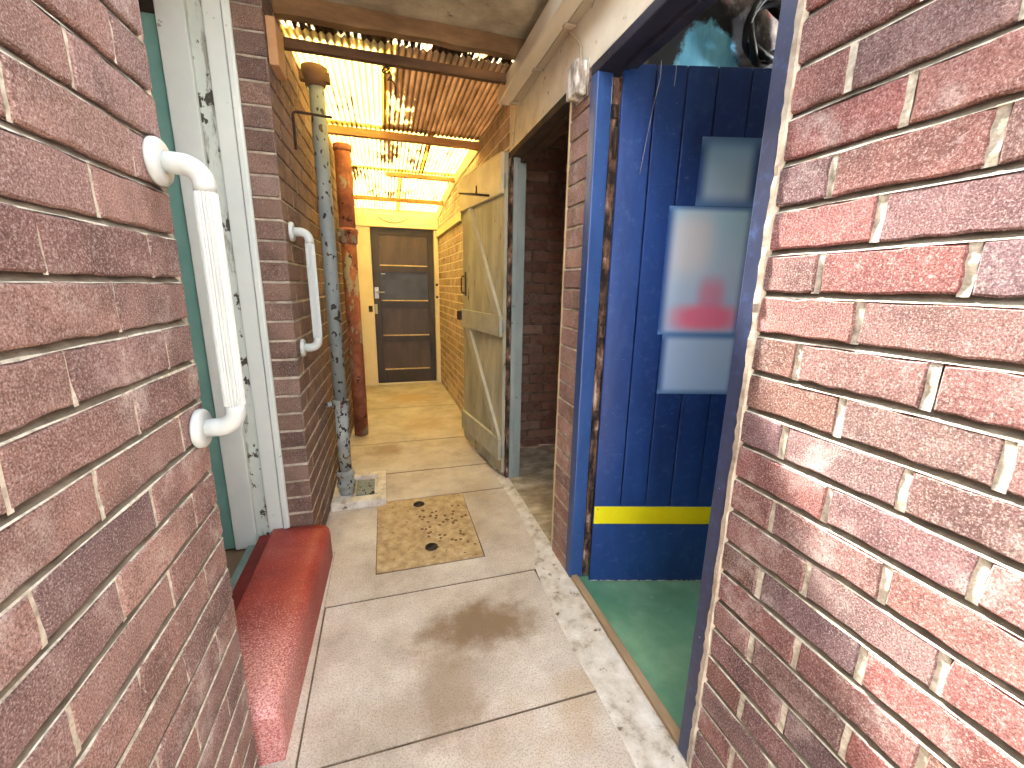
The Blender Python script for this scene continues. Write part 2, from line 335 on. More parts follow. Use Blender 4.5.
# ------------------------------------------------------------------ brickwork
def bricks(b, O, U, N, u0, u1, z0, z1, L, CH, zph, offs, jt=.011, d=.009, seg=.05, jit=.0016, mb=0, mj=1, mbed=1, ph=.012, struck=True, rnd=None):
    """one face of brickwork: backing plane, every brick a low pillow, struck bed joints"""
    r = rnd or RND
    O = Vector((O[0], O[1], 0)); U = Vector((U[0], U[1], 0)).normalized(); N = Vector((N[0], N[1], 0)).normalized()
    flip = U.cross(Vector((0, 0, 1))).dot(N) < 0
    P = lambda u, z, k: O + U * u + N * k + Vector((0, 0, z))
    def face(pts, m):
        b.face(pts[::-1] if flip else pts, m)
    # backing
    face([P(u0, z0, -d), P(u1, z0, -d), P(u1, z1, -d), P(u0, z1, -d)], mj)
    k0 = math.floor((z0 - zph) / CH) - 1; k1 = math.ceil((z1 - zph) / CH) + 1
    for k in range(k0, k1):
        zb = max(z0, zph + k * CH + jt / 2); zt = min(z1, zph + (k + 1) * CH - jt / 2)
        if zt - zb < .012: continue
        # bed joint under this course
        zj = zph + k * CH
        if struck and z0 < zj < z1:
            n = max(2, int((u1 - u0) / .06)); us = [u0 + (u1 - u0) * i / n for i in range(n + 1)]
            i0 = len(b.v)
            for u in us: b.v.append(tuple(P(u, zj + jt / 2 + r.uniform(.0, .002), -d * .95)))
            for u in us: b.v.append(tuple(P(u, zj - jt * .36 + r.uniform(-.001, .001), -.003 + r.uniform(-.0008, .0008))))
            for u in us: b.v.append(tuple(P(u, zj - jt / 2 - r.uniform(-.001, .0018), -.0008 + r.uniform(-.0012, .0008))))
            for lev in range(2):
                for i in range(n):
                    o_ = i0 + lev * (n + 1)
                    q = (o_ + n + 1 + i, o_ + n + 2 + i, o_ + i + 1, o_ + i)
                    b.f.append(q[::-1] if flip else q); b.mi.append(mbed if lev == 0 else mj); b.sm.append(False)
        off = offs[k % len(offs)] + r.uniform(-.006, .006)
        m0 = math.floor((u0 - off) / L) - 1
        u = off + m0 * L
        while u < u1:
            a = max(u0, u + ph / 2 + r.uniform(-.002, .002)); c = min(u1, u + L - ph / 2 + r.uniform(-.002, .002))
            # perpend joint, flush
            if struck and u0 < u < u1:
                i0 = u - ph / 2 - .001; i1 = u + ph / 2 + .001
                qs = [(i0 - r.uniform(0, .001), i1 + r.uniform(0, .001), zb - .002 + (zt - zb + .004) * e / 5, -.0022 + r.uniform(-.0014, .0006)) for e in range(6)]
                for q0, q1 in zip(qs, qs[1:]): face([P(q0[0], q0[2], q0[3]), P(q0[1], q0[2], q0[3]), P(q1[1], q1[2], q1[3]), P(q1[0], q1[2], q1[3])], mj)
            u += L
            if c - a < .012: continue
            w = c - a; h = zt - zb
            nu = max(1, round(w / seg)); nz = max(1, round(h / seg))
            ring = [(a + w * i / nu, zb) for i in range(nu)] + [(c, zb + h * i / nz) for i in range(nz)] + [(c - w * i / nu, zt) for i in range(nu)] + [(a, zt - h * i / nz) for i in range(nz)]
            ring = [(p + r.uniform(-jit, jit), q + r.uniform(-jit, jit)) for p, q in ring]
            cu, cz = (a + c) / 2, (zb + zt) / 2
            dd = r.uniform(-.0012, .0012); i0 = len(b.v); n = len(ring)
            for lev, (ins, dep) in enumerate(((0, -d), (0, -.0035 + dd), (.0035, dd))):
                for p, q in ring:
                    pp = p + (ins if p < cu else -ins); qq = q + (ins if q < cz else -ins)
                    b.v.append(tuple(P(pp, qq, dep)))
            for lev in range(2):
                for i in range(n):
                    q = (i0 + lev * n + i, i0 + lev * n + (i + 1) % n, i0 + (lev + 1) * n + (i + 1) % n, i0 + (lev + 1) * n + i)
                    b.f.append(q[::-1] if flip else q); b.mi.append(mb); b.sm.append(False)
            q = tuple(i0 + 2 * n + i for i in range(n))
            b.f.append(q[::-1] if flip else q); b.mi.append(mb); b.sm.append(False)

XR = .744; XL = -.381
CR = .0812                                   # course height, right
ZR = 1.292                                   # a bed joint on the right wall
FX = lambda y: .744 - .0214 * (y - 2.55)     # far part of the right wall
LX = lambda y: -.378 + .0191 * (y - 1.97)    # far part of the left wall

# right wall beside the camera
b = B()
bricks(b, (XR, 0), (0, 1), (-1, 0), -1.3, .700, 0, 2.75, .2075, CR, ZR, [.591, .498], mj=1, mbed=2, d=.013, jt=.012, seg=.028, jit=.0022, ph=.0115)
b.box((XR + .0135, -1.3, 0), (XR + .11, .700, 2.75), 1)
struct('wall_right', b, [M['brick_right'], M['mortar'], M['mortar_bed_shade']], 'rose red brick wall filling the right side beside the blue door frame', 'wall', recalc=False)
# mortar fillet between wall and frame
b = B(); pts = []
r_ = random.Random(3)
n = 110; E_ = [(.6985 - r_.uniform(0, .003), .7085 + r_.uniform(-.002, .0035), XR - .003 - r_.uniform(0, .003)) for i in range(n + 1)]
for i in range(n):
    z0, z1 = 2.06 * i / n, 2.06 * (i + 1) / n; p, q = E_[i], E_[i + 1]
    b.face([(p[2], p[0], z0), (p[2], p[1], z0), (q[2], q[1], z1), (q[2], q[0], z1)])
    b.face([(p[2], p[1], z0), (XR + .02, p[1], z0), (XR + .02, q[1], z1), (q[2], q[1], z1)])
    b.face([(XR + .006, p[0] - .004, z0), (p[2], p[0], z0), (q[2], q[0], z1), (XR + .006, q[0] - .004, z1)])
struct('trim_1', b, M['mortar_left'], 'ragged pale mortar fillet between the rose brick wall and the blue frame', 'mortar fillet')

# pier between the two right doorways
b = B()
bricks(b, (XR, 0), (0, 1), (-1, 0), 1.552, 1.722, 0, 2.06, .5, CR, ZR, [1.30, 1.30], seg=.06, jt=.009)
b.box((XR + .0095, 1.552, 0), (XR + .11, 1.722, 2.06), 1)
struct('wall_pier', b, [M['brick_left'], M['mortar_left']], 'narrow brown brick pier between the blue doorway and the dark store doorway', 'wall', recalc=False)

# right wall beyond the store doorway
b = B()
Lf = math.hypot(5.66 - 2.60, FX(5.66) - FX(2.6)); uf = ((FX(5.66) - FX(2.6)) / Lf, (5.66 - 2.6) / Lf)
bricks(b, (FX(2.6), 2.6), uf, (-uf[1], uf[0]), 0.02, Lf, 0, 2.42, .243, CR, ZR, [0, .12], seg=.12, jt=.012, struck=False, d=.005)
b.prism([(FX(2.6) + .006, 2.62), (FX(5.66) + .006, 5.66), (.834, 5.66), (.834, 2.62)], lambda p, q, t: (p, q, t), 0, 2.42, 1)
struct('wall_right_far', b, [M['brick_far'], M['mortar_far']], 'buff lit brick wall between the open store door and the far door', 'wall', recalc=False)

# lintel and wall over the doors
b = B()
b.box((XR, .700, 2.066), (XR + .11, 2.60, 2.42))
b.box((XR + .0005, .700, 2.42), (XR + .11, 2.60, 2.75))
struct('lintel', b, M['cream'], 'stained cream concrete lintel running over both right doorways', 'lintel', bevel=.004)

# left wall beside the camera
b = B()
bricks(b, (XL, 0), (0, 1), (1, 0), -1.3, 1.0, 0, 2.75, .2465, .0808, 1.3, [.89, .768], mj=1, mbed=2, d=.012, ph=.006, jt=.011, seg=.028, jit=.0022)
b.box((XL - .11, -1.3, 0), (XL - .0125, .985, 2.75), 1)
struct('wall_left', b, [M['brick_left'], M['mortar'], M['mortar_bed_shade']], 'plum brown brick wall at the left edge carrying the near grab rail', 'wall', recalc=False)
b = B()
bricks(b, (0, 1.0), (-1, 0), (0, 1), -XL + .001, -XL + .11, 0, 2.75, .5, .0808, 1.3, [.30, .30])
struct('wall_left_end', b, [M['brick_left'], M['mortar_left']], 'end face of the near left brick wall at the step', 'wall', recalc=False)

# left wall beyond the left doorway
b = B()
Ll = math.hypot(5.66 - 1.97, LX(5.66) - LX(1.97)); ul = ((LX(5.66) - LX(1.97)) / Ll, (5.66 - 1.97) / Ll)
bricks(b, (LX(1.97), 1.97), ul, (ul[1], -ul[0]), 0, Ll, 0, 2.42, .243, .0808, 1.3, [0.0, .12], seg=.09, jt=.009)
bricks(b, (0, 1.97), (1, 0), (0, -1), -.50, LX(1.97) - .0005, .0, 2.6, .5, .0808, 1.3, [.0, .0], seg=.05, jt=.009)
b.prism([(LX(1.97) - .0095, 1.9795), (LX(5.66) - .0095, 5.66), (-.62, 5.66), (-.62, 1.9795)], lambda p, q, t: (p, q, t), 0, 2.42, 1)
b.prism([(LX(1.97) - .0095, 1.9795), (LX(2.2) - .0095, 2.2), (-.62, 2.2), (-.62, 1.9795)], lambda p, q, t: (p, q, t), 2.42, 2.6, 1)
struct('wall_left_far', b, [M['brick_pier'], M['mortar_left']], 'brown brick wall on the left beyond the white door frame, behind both pipes', 'wall', recalc=False)

# ------------------------------------------------------------------ floor
b = B()
def slab(x0, y0, x1, y1, z=0.0, m=0, g=.0045, jj=.003):
    j = lambda: r_.uniform(-jj, jj)
    q = [(x0 + g + j(), y0 + g + j()), (x1 - g + j(), y0 + g + j()), (x1 - g + j(), y1 - g + j()), (x0 + g + j(), y1 - g + j())]
    b.prism(q, lambda p, r, t: (p, r, t), z - .05, z, m)
b.box((-.62, -1.6, -.09), (.90, 5.9, -.004), 2)
slab(-.62, -1.6, .615, -.25); slab(-.62, -.25, .615, .40); slab(-.62, .40, .615, .985)
slab(-.30, .985, .615, 1.614); slab(-.62, .985, -.30, 2.0)
# concrete round the cover
for q in ((-.62, 2.0, -.106, 2.436), (-.30, 1.619, -.106, 2.0), (-.106, 1.619, .70, 1.767), (.413, 1.767, .70, 2.436)): slab(*q, g=-.0005, jj=0)
for q in ((-.62, 2.44, .72, 2.85), (-.62, 2.85, .72, 3.46), (-.62, 3.46, .74, 4.5), (-.62, 4.5, .74, 5.9)): slab(*q, g=.009)
# rough edging band along the right-hand doorways
n = 26
for i in range(n):
    y0 = -1.6 + (2.6 + 1.6) * i / n; y1 = -1.6 + (2.6 + 1.6) * (i + 1) / n
    w = lambda y: .602 + (.085 if y > 1.8 else .085 * max(0, (y - 1.6) / .2)) + .006 * math.sin(y * 9)
    b.face([(w(y0), y0, .0015), (XR + .012, y0, .011), (XR + .012, y1, .011), (w(y1), y1, .0015)], 1)
b.box((.70, -1.6, -.05), (.90, 2.7, -.001), 1)
struct('floor', b, [M['floor'], M['edging'], M['joint']], 'worn concrete slab floor of the passage with stains and joints', 'floor', recalc=False)
b = B(); b.box((-6, -9, -.2), (6, -1.6, -.02))
struct('ground', b, M['ground'], 'open concrete yard behind the viewpoint', 'ground')

# access cover
acc = thing('access_cover', (.155, 2.1, 0), 'speckled brown concrete access cover with two dark plugs set in the passage floor', 'access cover')
b = B(); b.prism([(-.101, 1.775), (.405, 1.772), (.409, 2.43), (-.104, 2.43)], lambda p, q, t: (p, q, t), -.002, .006)
obj('cover_slab', b, M['cover'], acc, .003)
for x, y in ((.134, 2.352), (.163, 1.905)):
    b = B(); pr = [(0.0055, .033), (.010, .031), (.010, .024), (.0075, .023), (.0075, .0)]
    b.lathe((x, y, 0), (0, 0, 1), pr, 20); obj('lifting_plug', b, M['iron_dark'], acc)
b = B()
for i in range(46):
    x = r_.uniform(.12, .39); y = r_.uniform(1.85, 2.3)
    b.lathe((x, y, .004), (0, 0, 1), [(0, .009), (.005, .007), (.0062, 0)], 8)
st = obj('surface_studs', b, M['cover_stud'], acc); st['kind'] = 'stuff'

# ------------------------------------------------------------------ ceiling slab, beam, roof
b = B(); b.box((-.62, 1.55, 2.4005), (.743, 2.19, 2.52))
struct('ceiling', b, M['slab'], 'stained concrete ceiling slab above the near end of the timber beam', 'ceiling', bevel=.006)
bm_ = B(); n = 14
ring = []
for i in range(n + 1):
    x = -.366 + 1.106 * i / n
    ring.append((x, r_.uniform(-.004, .004), r_.uniform(-.004, .004)))
for i in range(n):
    x0, a0, c0 = ring[i]; x1, a1, c1 = ring[i + 1]
    y0, y1, z0, z1 = 2.115, 2.160, 2.331, 2.400
    bm_.face([(x0, y0 + a0, z0 + c0), (x1, y0 + a1, z0 + c1), (x1, y0 + a1, z1), (x0, y0 + a0, z1)])
    bm_.face([(x0, y1 + a0, z0 + c0), (x0, y0 + a0, z0 + c0), (x1, y0 + a1, z0 + c1), (x1, y1 + a1, z0 + c1)])
    bm_.face([(x0, y1 + a0, z0 + c0), (x1, y1 + a1, z0 + c1), (x1, y1 + a1, z1), (x0, y1 + a0, z1)])
    bm_.face([(x0, y0 + a0, z1), (x0, y1 + a0, z1), (x1, y1 + a1, z1), (x1, y0 + a1, z1)])
tag(obj('roof_beam', bm_, M['brown_timber']), 'thick brown timber beam where the concrete ceiling meets the corrugated roof', 'beam')

def roofz(y):
    if y < 3.36: return 2.358
    k = [(3.36, 2.355), (4.4, 2.318), (5.1, 2.245), (5.7, 2.145)]
    for (a, za), (c, zc) in zip(k, k[1:]):
        if y <= c: return za + (zc - za) * (y - a) / (c - a)
    return 2.145
def sheet(x0, x1, y0, y1, dz, m, label, ny=6, rag=.0):
    b = B(); nx = int((x1 - x0) / (PITCH / 8)); A = .006
    i0 = 0
    for j in range(ny + 1):
        for i in range(nx + 1):
            x = x0 + (x1 - x0) * i / nx; y = y0 + (y1 - y0) * j / ny
            if j == 0 and rag: y += rag * (math.sin(i * .11) + r_.uniform(-.3, .3)) * .5
            xx = min(max(x, LX(y) - .006), FX(y) + .004) if y > 2.0 else x
            b.v.append((xx, y, roofz(y) + dz + A * math.sin(2 * math.pi * x / PITCH)))
    for j in range(ny):
        for i in range(nx):
            a = j * (nx + 1) + i
            b.f.append((a, a + 1, a + nx + 2, a + nx + 1)); b.mi.append(0); b.sm.append(True)
    o = obj('roof_sheet', b, m)
    md = o.modifiers.new('thick', 'SOLIDIFY'); md.thickness = .0012; md.offset = 1
    return tag(o, label, 'roof sheet', 'corrugated roof sheets')
sheet(-.40, .76, 2.165, 2.345, .020, M['roof_dark'], 'short dark corrugated strip squeezed between the thick beam and first purlin', 2)
sheet(-.40, .07, 2.27, 3.40, 0, M['roof_clear'], 'yellow clear corrugated sheet beside the grey pipe top')
sheet(.035, .76, 2.27, 3.39, .004, M['roof_brown'], 'brown rust stained corrugated sheet against the right brick wall')
sheet(-.40, .40, 3.33, 4.42, .012, M['roof_patch'], 'yellow corrugated sheet with a brown patch above the rusty pipe')
sheet(.36, .76, 3.33, 4.42, .016, M['roof_clear'], 'bright yellow corrugated sheet along the right wall past the second purlin')
sheet(-.40, .22, 4.34, 5.72, .020, M['roof_patch'], 'pale yellow corrugated sheet over the left half of the far door')
sheet(.18, .76, 4.34, 5.72, .024, M['roof_clear'], 'pale yellow corrugated sheet over the right half of the far door')

def purlin(y, z0, z1, d, m, label, x0=None, x1=None):
    b = B(); n = 10
    xa = LX(y) + .002 if x0 is None else x0; xb = FX(y) - .002 if x1 is None else x1
    P = []
    for i in range(n + 1):
        e = r_.uniform(-.003, .003); x = xa + (xb - xa) * i / n
        P.append([(x, y + e, z0 + e), (x, y + d + e, z0 + e), (x, y + d + e, z1), (x, y + e, z1)])
    for i in range(n):
        for k in range(4):
            b.face([P[i][k], P[i][(k + 1) % 4], P[i + 1][(k + 1) % 4], P[i + 1][k]])
    b.face(P[0]); b.face(P[-1])
    tag(obj('roof_purlin', b, m), label, 'purlin', 'timber purlins under the corrugated roof')
purlin(2.295, 2.292, 2.332, .03, M['purlin_dark'], 'thin dark purlin nearest the thick beam, with the dangling wire')
purlin(3.35, 2.288, 2.334, .045, M['purlin'], 'orange brown purlin across the roof just before the rusty pipe')
purlin(4.30, 2.262, 2.296, .04, M['purlin'], 'third purlin from the beam, crossing the bright yellow sheets', .06)
purlin(5.05, 2.178, 2.214, .04, M['purlin'], 'last purlin before the far door, broken in the middle')

# wire dangling from the first purlin
b = B(); pts = []
for i in range(26):
    a = i / 25
    pts.append((.055 + .012 * math.sin(a * 9) + .03 * a, 2.287 + .008 * math.cos(a * 13), 2.286 - .12 * a - .02 * math.sin(a * 6)))
b.tube(pts, .0028, 6)
pts = [(.055 + .022 * math.cos(a * .9) * (1 - a / 40), 2.285 + .01 * math.sin(a), 2.262 + .016 * math.sin(a * 1.1)) for a in [i * .35 for i in range(60)]]
b.tube(pts, .0022, 6)
tag(obj('hanging_wire', b, M['iron_dark']), 'tangled bit of wire dangling from the first purlin', 'wire')

# pale flashing where the far sheets meet the right wall
b = B()
ys = [3.4 + (5.64 - 3.4) * i / 14 for i in range(15)]
for a, c in zip(ys, ys[1:]):
    f = lambda y, dx, dz: (FX(y) - dx, y, roofz(y) + dz)
    b.face([f(a, .008, -.075), f(c, .008, -.075), f(c, .03, -.012), f(a, .03, -.012)])
struct('trim_2', b, M['flashing'], 'pale flashing strip under the roof edge along the far right wall', 'flashing')

# ------------------------------------------------------------------ end wall and far door
YE = 5.635
b = B()
xe0, xe1 = LX(YE), FX(YE)
b.box((xe0, YE + .004, 0), (-.150, YE + .08, 2.2)); b.box((.630, YE + .004, 0), (xe1, YE + .08, 2.2)); b.box((-.150, YE + .004, 1.98), (.630, YE + .08, 2.2)); b.box((-.40, YE + .081, -.02), (.90, YE + .12, 2.3))
struct('wall_end', b, M['end_paint'], 'cream painted end wall around the far brown door', 'wall')
tr = thing('trim_3', (.24, YE, 0), 'cream painted posts and head beam framing the far brown door', 'door frame', kind='structure')
b = B(); b.box((xe0 + .001, YE - .05, 1.972), (xe1 - .001, YE + .003, 2.122)); obj('head_beam', b, M['end_paint'], tr, .004)
b = B(); b.box((xe0 + .001, YE - .03, 0.004), (-.142, YE + .003, 1.971)); obj('post', b, M['end_paint'], tr, .004)
b = B(); b.box((.622, YE - .03, 0.004), (xe1 - .001, YE + .003, 1.971)); obj('post', b, M['end_paint'], tr, .004)
for z in (1.30, 1.145):
    b = B(); b.lathe((.648, YE - .03, z), (0, -1, 0), [(0, .016), (.012, .016), (.016, .012), (.03, .010), (.032, 0)], 14); obj('bolt_knob', b, M['iron_dark'], tr)
b = B(); b.box((-.205, YE - .042, .955), (-.158, YE - .0305, 1.03)); obj('strike_plate', b, M['iron_dark'], tr, .002)
b = B(); b.box((-.14, YE - .02, .004), (.62, YE + .01, .022)); obj('threshold', b, M['flashing'], tr, .003)

fd = thing('door_4', (.24, YE, 0), 'dark brown four panel door closing the far end of the passage', 'door', kind='structure')
D0, D1, dx0, dx1 = YE - .002, YE + .04, -.137, .617
b = B()
zs = [(.025, .198), (.568, .645), (1.0, 1.089), (1.444, 1.521), (1.893, 1.968)]
b.box((dx0, D0, .025), (-.048, D1, 1.968)); b.box((.540, D0, .025), (dx1, D1, 1.968))
for z0, z1 in zs: b.box((-.048, D0, z0), (.540, D1, z1))
obj('door_frame_rails', b, M['brown_door'], fd, .003)
for i, (z0, z1) in enumerate(((.198, .568), (.645, 1.0), (1.089, 1.444), (1.521, 1.893))):
    b = B(); b.box((-.050, D0 + .022, z0 - .002), (.542, D1 - .005, z1 + .002)); pn = sub(obj('panel', b, M['blue_black'] if i == 2 else M['brown_panel'], fd))
    if i == 2: pn['label'] = 'blue black panel'
    b = B(); b.prism([(0, 0), (-.020, 0), (-.020, .004), (0, .014)], lambda p, q, t: (t, D0 + .021 + p, z0 + q), -.045, .537); obj('sill_moulding', b, M['dust_ledge'], pn)
b = B(); b.box((-.125, D0 - .004, 1.12), (-.075, D0 + .001, 1.26)); hp = sub(obj('handle_plate', b, M['steel'], fd, .002))
b = B(); b.tube([(-.10, D0 - .003, 1.20), (-.10, D0 - .05, 1.20), (-.085, D0 - .056, 1.20), (.0, D0 - .056, 1.198)], .009, 10); obj('lever', b, M['steel'], hp)
b = B(); b.box((-.136, D0 - .03, .93), (-.10, D0 - .0005, 1.05)); b.tube([(-.118, D0 - .032, .99), (-.118, D0 - .05, .99), (-.118, D0 - .052, .93)], .007, 8); obj('night_latch', b, M['white_plastic'], fd, .004)
b = B(); b.box((-.10, D0 - .002, 1.418), (.0, D0 - .0006, 1.428)) if False else b.box((-.035, D0 - .0015, 1.418), (.012, D0 + .0005, 1.427)); obj('scrap', b, M['white_plastic'], fd)
b = B()
b.tube([(-.037 + .354 * i / 16, YE - .056, 2.085 - .062 * (1 - ((i - 8) / 8) ** 2)) for i in range(17)], .003, 6)
tag(obj('cable', b, M['iron_dark']), 'thin dark cable drooping across the cream beam above the far door', 'cable')

# cream board fixed to the far right wall
b = B()
for ya, yb, z0, z1 in ((3.95, 5.60, 1.875, 1.955),):
    b.prism([(FX(ya) - .0005, ya), (FX(yb) - .0005, yb), (FX(yb) - .03, yb), (FX(ya) - .03, ya)], lambda p, q, t: (p, q, t), z0, z1)
b.prism([(FX(3.95) - .0005, 3.95), (FX(4.0) - .0005, 4.0), (FX(4.0) - .034, 4.0), (FX(3.95) - .034, 3.95)], lambda p, q, t: (p, q, t), 1.86, 2.06)
tag(obj('wall_board', b, M['cream_board'], None, .003), 'long cream board with an upright end fixed high on the buff brick wall', 'board')

# ------------------------------------------------------------------ blue doorway
tf = thing('trim_4', (XR, 1.13, 0), 'blue painted timber frame round the open blue door', 'door frame', kind='structure')
b = B(); b.box((XR - .002, .708, .0125), (XR + .10, .752, 2.03)); obj('jamb', b, M['navy_frame'], tf, .004)
b = B(); b.box((XR - .004, 1.497, .0125), (XR + .058, 1.552, 2.03)); obj('jamb', b, M['blue_frame'], tf, .005)
b = B()
n = 46
for i in range(n):
    z0 = .02 + 2.0 * i / n; z1 = z0 + 2.0 / n
    e = r_.uniform(-.006, .005); g = r_.uniform(-.006, .006)
    b.box((XR + .0585, 1.498 + e, z0), (XR + .088 + g, 1.55, z1))
obj('rotted_rebate', b, M['rot'], tf)
b = B(); b.box((XR - .003, .7085, 2.030), (XR + .10, 1.552, 2.0655)); b.box((XR + .06, .7085, 2.012), (XR + .10, 1.42, 2.0305)); obj('head', b, M['navy_dark'], tf, .004)
b = B(); b.box((XR + .002, .7525, .0115), (XR + .032, 1.4965, .03)); obj('threshold', b, M['threshold'], tf, .004)

rr0 = random.Random(9)
bd = thing('door_2', (.82, 1.47, 0), 'open blue boarded door with a yellow stripe across its lower part', 'door', kind='structure')
DA = Vector((.822, 1.470, 0)); DU = Vector((.964, -.264, 0)).normalized(); DN = Vector((-DU.y, DU.x, 0))    # DN points away from the viewer
df = lambda s, k, z: DA + DU * s + DN * k + Vector((0, 0, z))
WD, TOP = .70, 2.05
gs = [0, .117, .225, .333, .452, .570, WD]
for i in range(6):
    b = B(); b.box((gs[i] + .0022, 0, .008), (gs[i + 1] - .0022, .02, TOP), fr=df); obj('board', b, M['blue'], bd, .003)
b = B(); b.box((.004, .021, .05), (WD - .004, .024, TOP - .01), fr=df)
obj('groove_backing', b, M['groove'], bd)
for z0 in (.25, .95, 1.75):
    b = B(); b.box((.01, .0245, z0), (WD - .01, .046, z0 + .14), fr=df); obj('ledge', b, M['blue'], bd, .003)
b = B(); b.box((.002, -.0055, .008), (WD, -.0005, .381), fr=df); kb = sub(obj('kick_board', b, M['blue'], bd, .0015))
b = B()
for i in range(60):
    if rr0.random() < .8: b.box((.004 + i * .0115, -.0064, .0085), (.004 + (i + 1) * .0115, -.0056, .0105 + rr0.uniform(0, .003)), fr=df)
obj('scuffed_edge', b, M['peel'], kb)
b = B(); b.box((.003, -.0072, .297), (WD - .001, -.0058, .379), fr=df); obj('yellow_stripe', b, M['yellow'], kb)['label'] = 'yellow stripe'
for z in (.35, 1.75):
    b = B(); b.tube([df(-.012, -.004, z), df(-.012, -.004, z + .1)], .008, 10); obj('hinge', b, M['iron_dark'], bd)

# notices on the blue door
def notice_mat(name, base, blobs, edge):
    t = NT(name)
    k = t.n.new('ShaderNodeSeparateXYZ'); t.l.new(t.tc.outputs['UV'], k.inputs[0]); u, v = k.outputs[0], k.outputs[1]
    c = base if isinstance(base, bpy.types.NodeSocket) else t.ramp(v, base)
    for (cu, cv, ru, rv, col, soft) in blobs:
        du = t.math('DIVIDE', t.math('ABSOLUTE', t.math('SUBTRACT', u, cu)), ru); dv = t.math('DIVIDE', t.math('ABSOLUTE', t.math('SUBTRACT', v, cv)), rv)
        d = t.math('POWER', t.math('ADD', t.math('POWER', du, 3), t.math('POWER', dv, 3)), .333)
        c = t.mix(t.mask(d, 1 + soft, 1 - soft), c, lin(col))
    # printed border fading into blue at the sheet's edges
    eu = t.math('ABSOLUTE', t.math('SUBTRACT', u, .5)); ev = t.math('ABSOLUTE', t.math('SUBTRACT', v, .5))
    c = t.mix(t.mask(eu, .5, .5 - edge[0]), lin((60, 100, 168)), c)
    c = t.mix(t.mask(ev, .5, .5 - edge[1]), lin((100, 146, 204)), c)
    return t.done(t.bsdf(c, .4, None, 0, .3))
def notice(s0, s1, z0, z1, m, label):
    b = B(); b.box((s0, -.0022, z0), (s1, -.0004, z1), fr=df)
    o = obj('notice', b, m)
    uv = o.data.uv_layers.new(name='UVMap')
    for l in o.data.loops:
        p = o.data.vertices[l.vertex_index].co - DA
        uv.data[l.index].uv = ((p.dot(DU) - s0) / (s1 - s0), (p.z - z0) / (z1 - z0))
    tag(o, label, 'notice', 'faded notices on the blue door')
notice(.30, .515, 1.60, 1.83, notice_mat('notice_sky', [(0, (190, 224, 250)), (1, (150, 210, 254))], [], (.22, .22)), 'small sky blue notice, topmost of the three on the blue door')
notice(.205, .53, 1.125, 1.598, notice_mat('notice_print', [(0, (190, 218, 250)), (.5, (200, 228, 252)), (1, (180, 232, 255))],
       [(.3, .72, .24, .22, (232, 240, 248), .6), (.60, .30, .15, .15, (226, 168, 200), .55), (.56, .14, .38, .10, (250, 140, 174), .5)], (.13, .05)), 'tall pale notice with a blurred red shape at its foot on the blue door')
notice(.225, .535, .885, 1.125, notice_mat('notice_pale', [(0, (170, 208, 250)), (1, (188, 220, 254))], [], (.12, .12)), 'pale blue blank notice, lowest of the three on the blue door')

# cobweb thread hanging across the door top
b = B(); q = [(648, 20), (652, 50), (648, 80), (644, 110), (640, 130)]
pts = [df(.10, -.09, 2.02), df(.108, -.07, 1.98), df(.098, -.05, 1.9), df(.09, -.03, 1.8), df(.082, -.012, 1.70)]
b.tube(pts, .0012, 6); b.tube([df(.15, -.09, 2.02), df(.158, -.07, 1.99), df(.16, -.06, 1.96)], .0011, 6)
tag(obj('cobweb_thread', b, M['cobweb']), 'grey cobweb thread trailing from the frame head down the blue door', 'cobweb')

# blue room: floor, partition behind the leaf, back wall, ceiling
b = B(); b.box((XR + .0325, .30, -.02), (1.95, 1.62, .006)); struct('floor_room', b, M['green_floor'], 'green painted floor inside the blue doorway', 'floor')
b = B(); b.box((.86, 1.625, 0), (1.95, 1.69, 2.5)); struct('wall_partition', b, M['partition'], 'inner wall with a bright blue painted arch on a dark patch above the blue door', 'wall')
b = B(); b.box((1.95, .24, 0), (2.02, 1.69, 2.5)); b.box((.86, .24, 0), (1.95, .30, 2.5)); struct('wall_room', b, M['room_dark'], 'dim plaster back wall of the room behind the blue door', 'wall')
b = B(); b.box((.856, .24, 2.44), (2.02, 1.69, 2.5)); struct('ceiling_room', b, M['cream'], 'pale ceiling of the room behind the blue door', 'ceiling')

# added fill lamp in an invented fitting, out of view, to brighten the arch
bl = thing('added_fill_light', (1.93, 1.36, 2.28), 'added unseen round fill light on the back wall of the room behind the blue door', 'light')
b = B(); b.lathe((1.9495, 1.36, 2.28), (-1, 0, 0), [(0, .07), (.02, .07), (.025, .06), (.026, .0)], 24); obj('base', b, M['white_plastic'], bl)
pl = bpy.data.lights.new('fill_point', 'POINT'); pl.energy = 16; pl.shadow_soft_size = .04; pl.color = (.95, .97, 1)
po = bpy.data.objects.new('fill_point', pl); COL.objects.link(po); po.location = (1.86, 1.36, 2.27)

# coiled hose on the partition
ch = thing('hose_coil', (1.505, 1.60, 2.30), 'black coiled hose hanging on a nail above the blue door', 'hose')
rr = random.Random(5)
b = B(); pts = []
for i in range(6 * 40):
    a = 2 * math.pi * i / 40; R = .098 + .012 * math.sin(i * .21) + rr.uniform(-.001, .001)
    pts.append((1.505 + R * math.cos(a) * .95, 1.575 + .022 * math.sin(i * .37) - .004, 2.305 + R * 1.02 * math.sin(a)))
b.tube(pts, .0115, 8); obj('hose', b, M['black'], ch)
b = B(); b.tube([(1.505, 1.624, 2.398), (1.505, 1.55, 2.402)], .004, 8); obj('nail', b, M['iron_dark'], ch)

rr = random.Random(5)
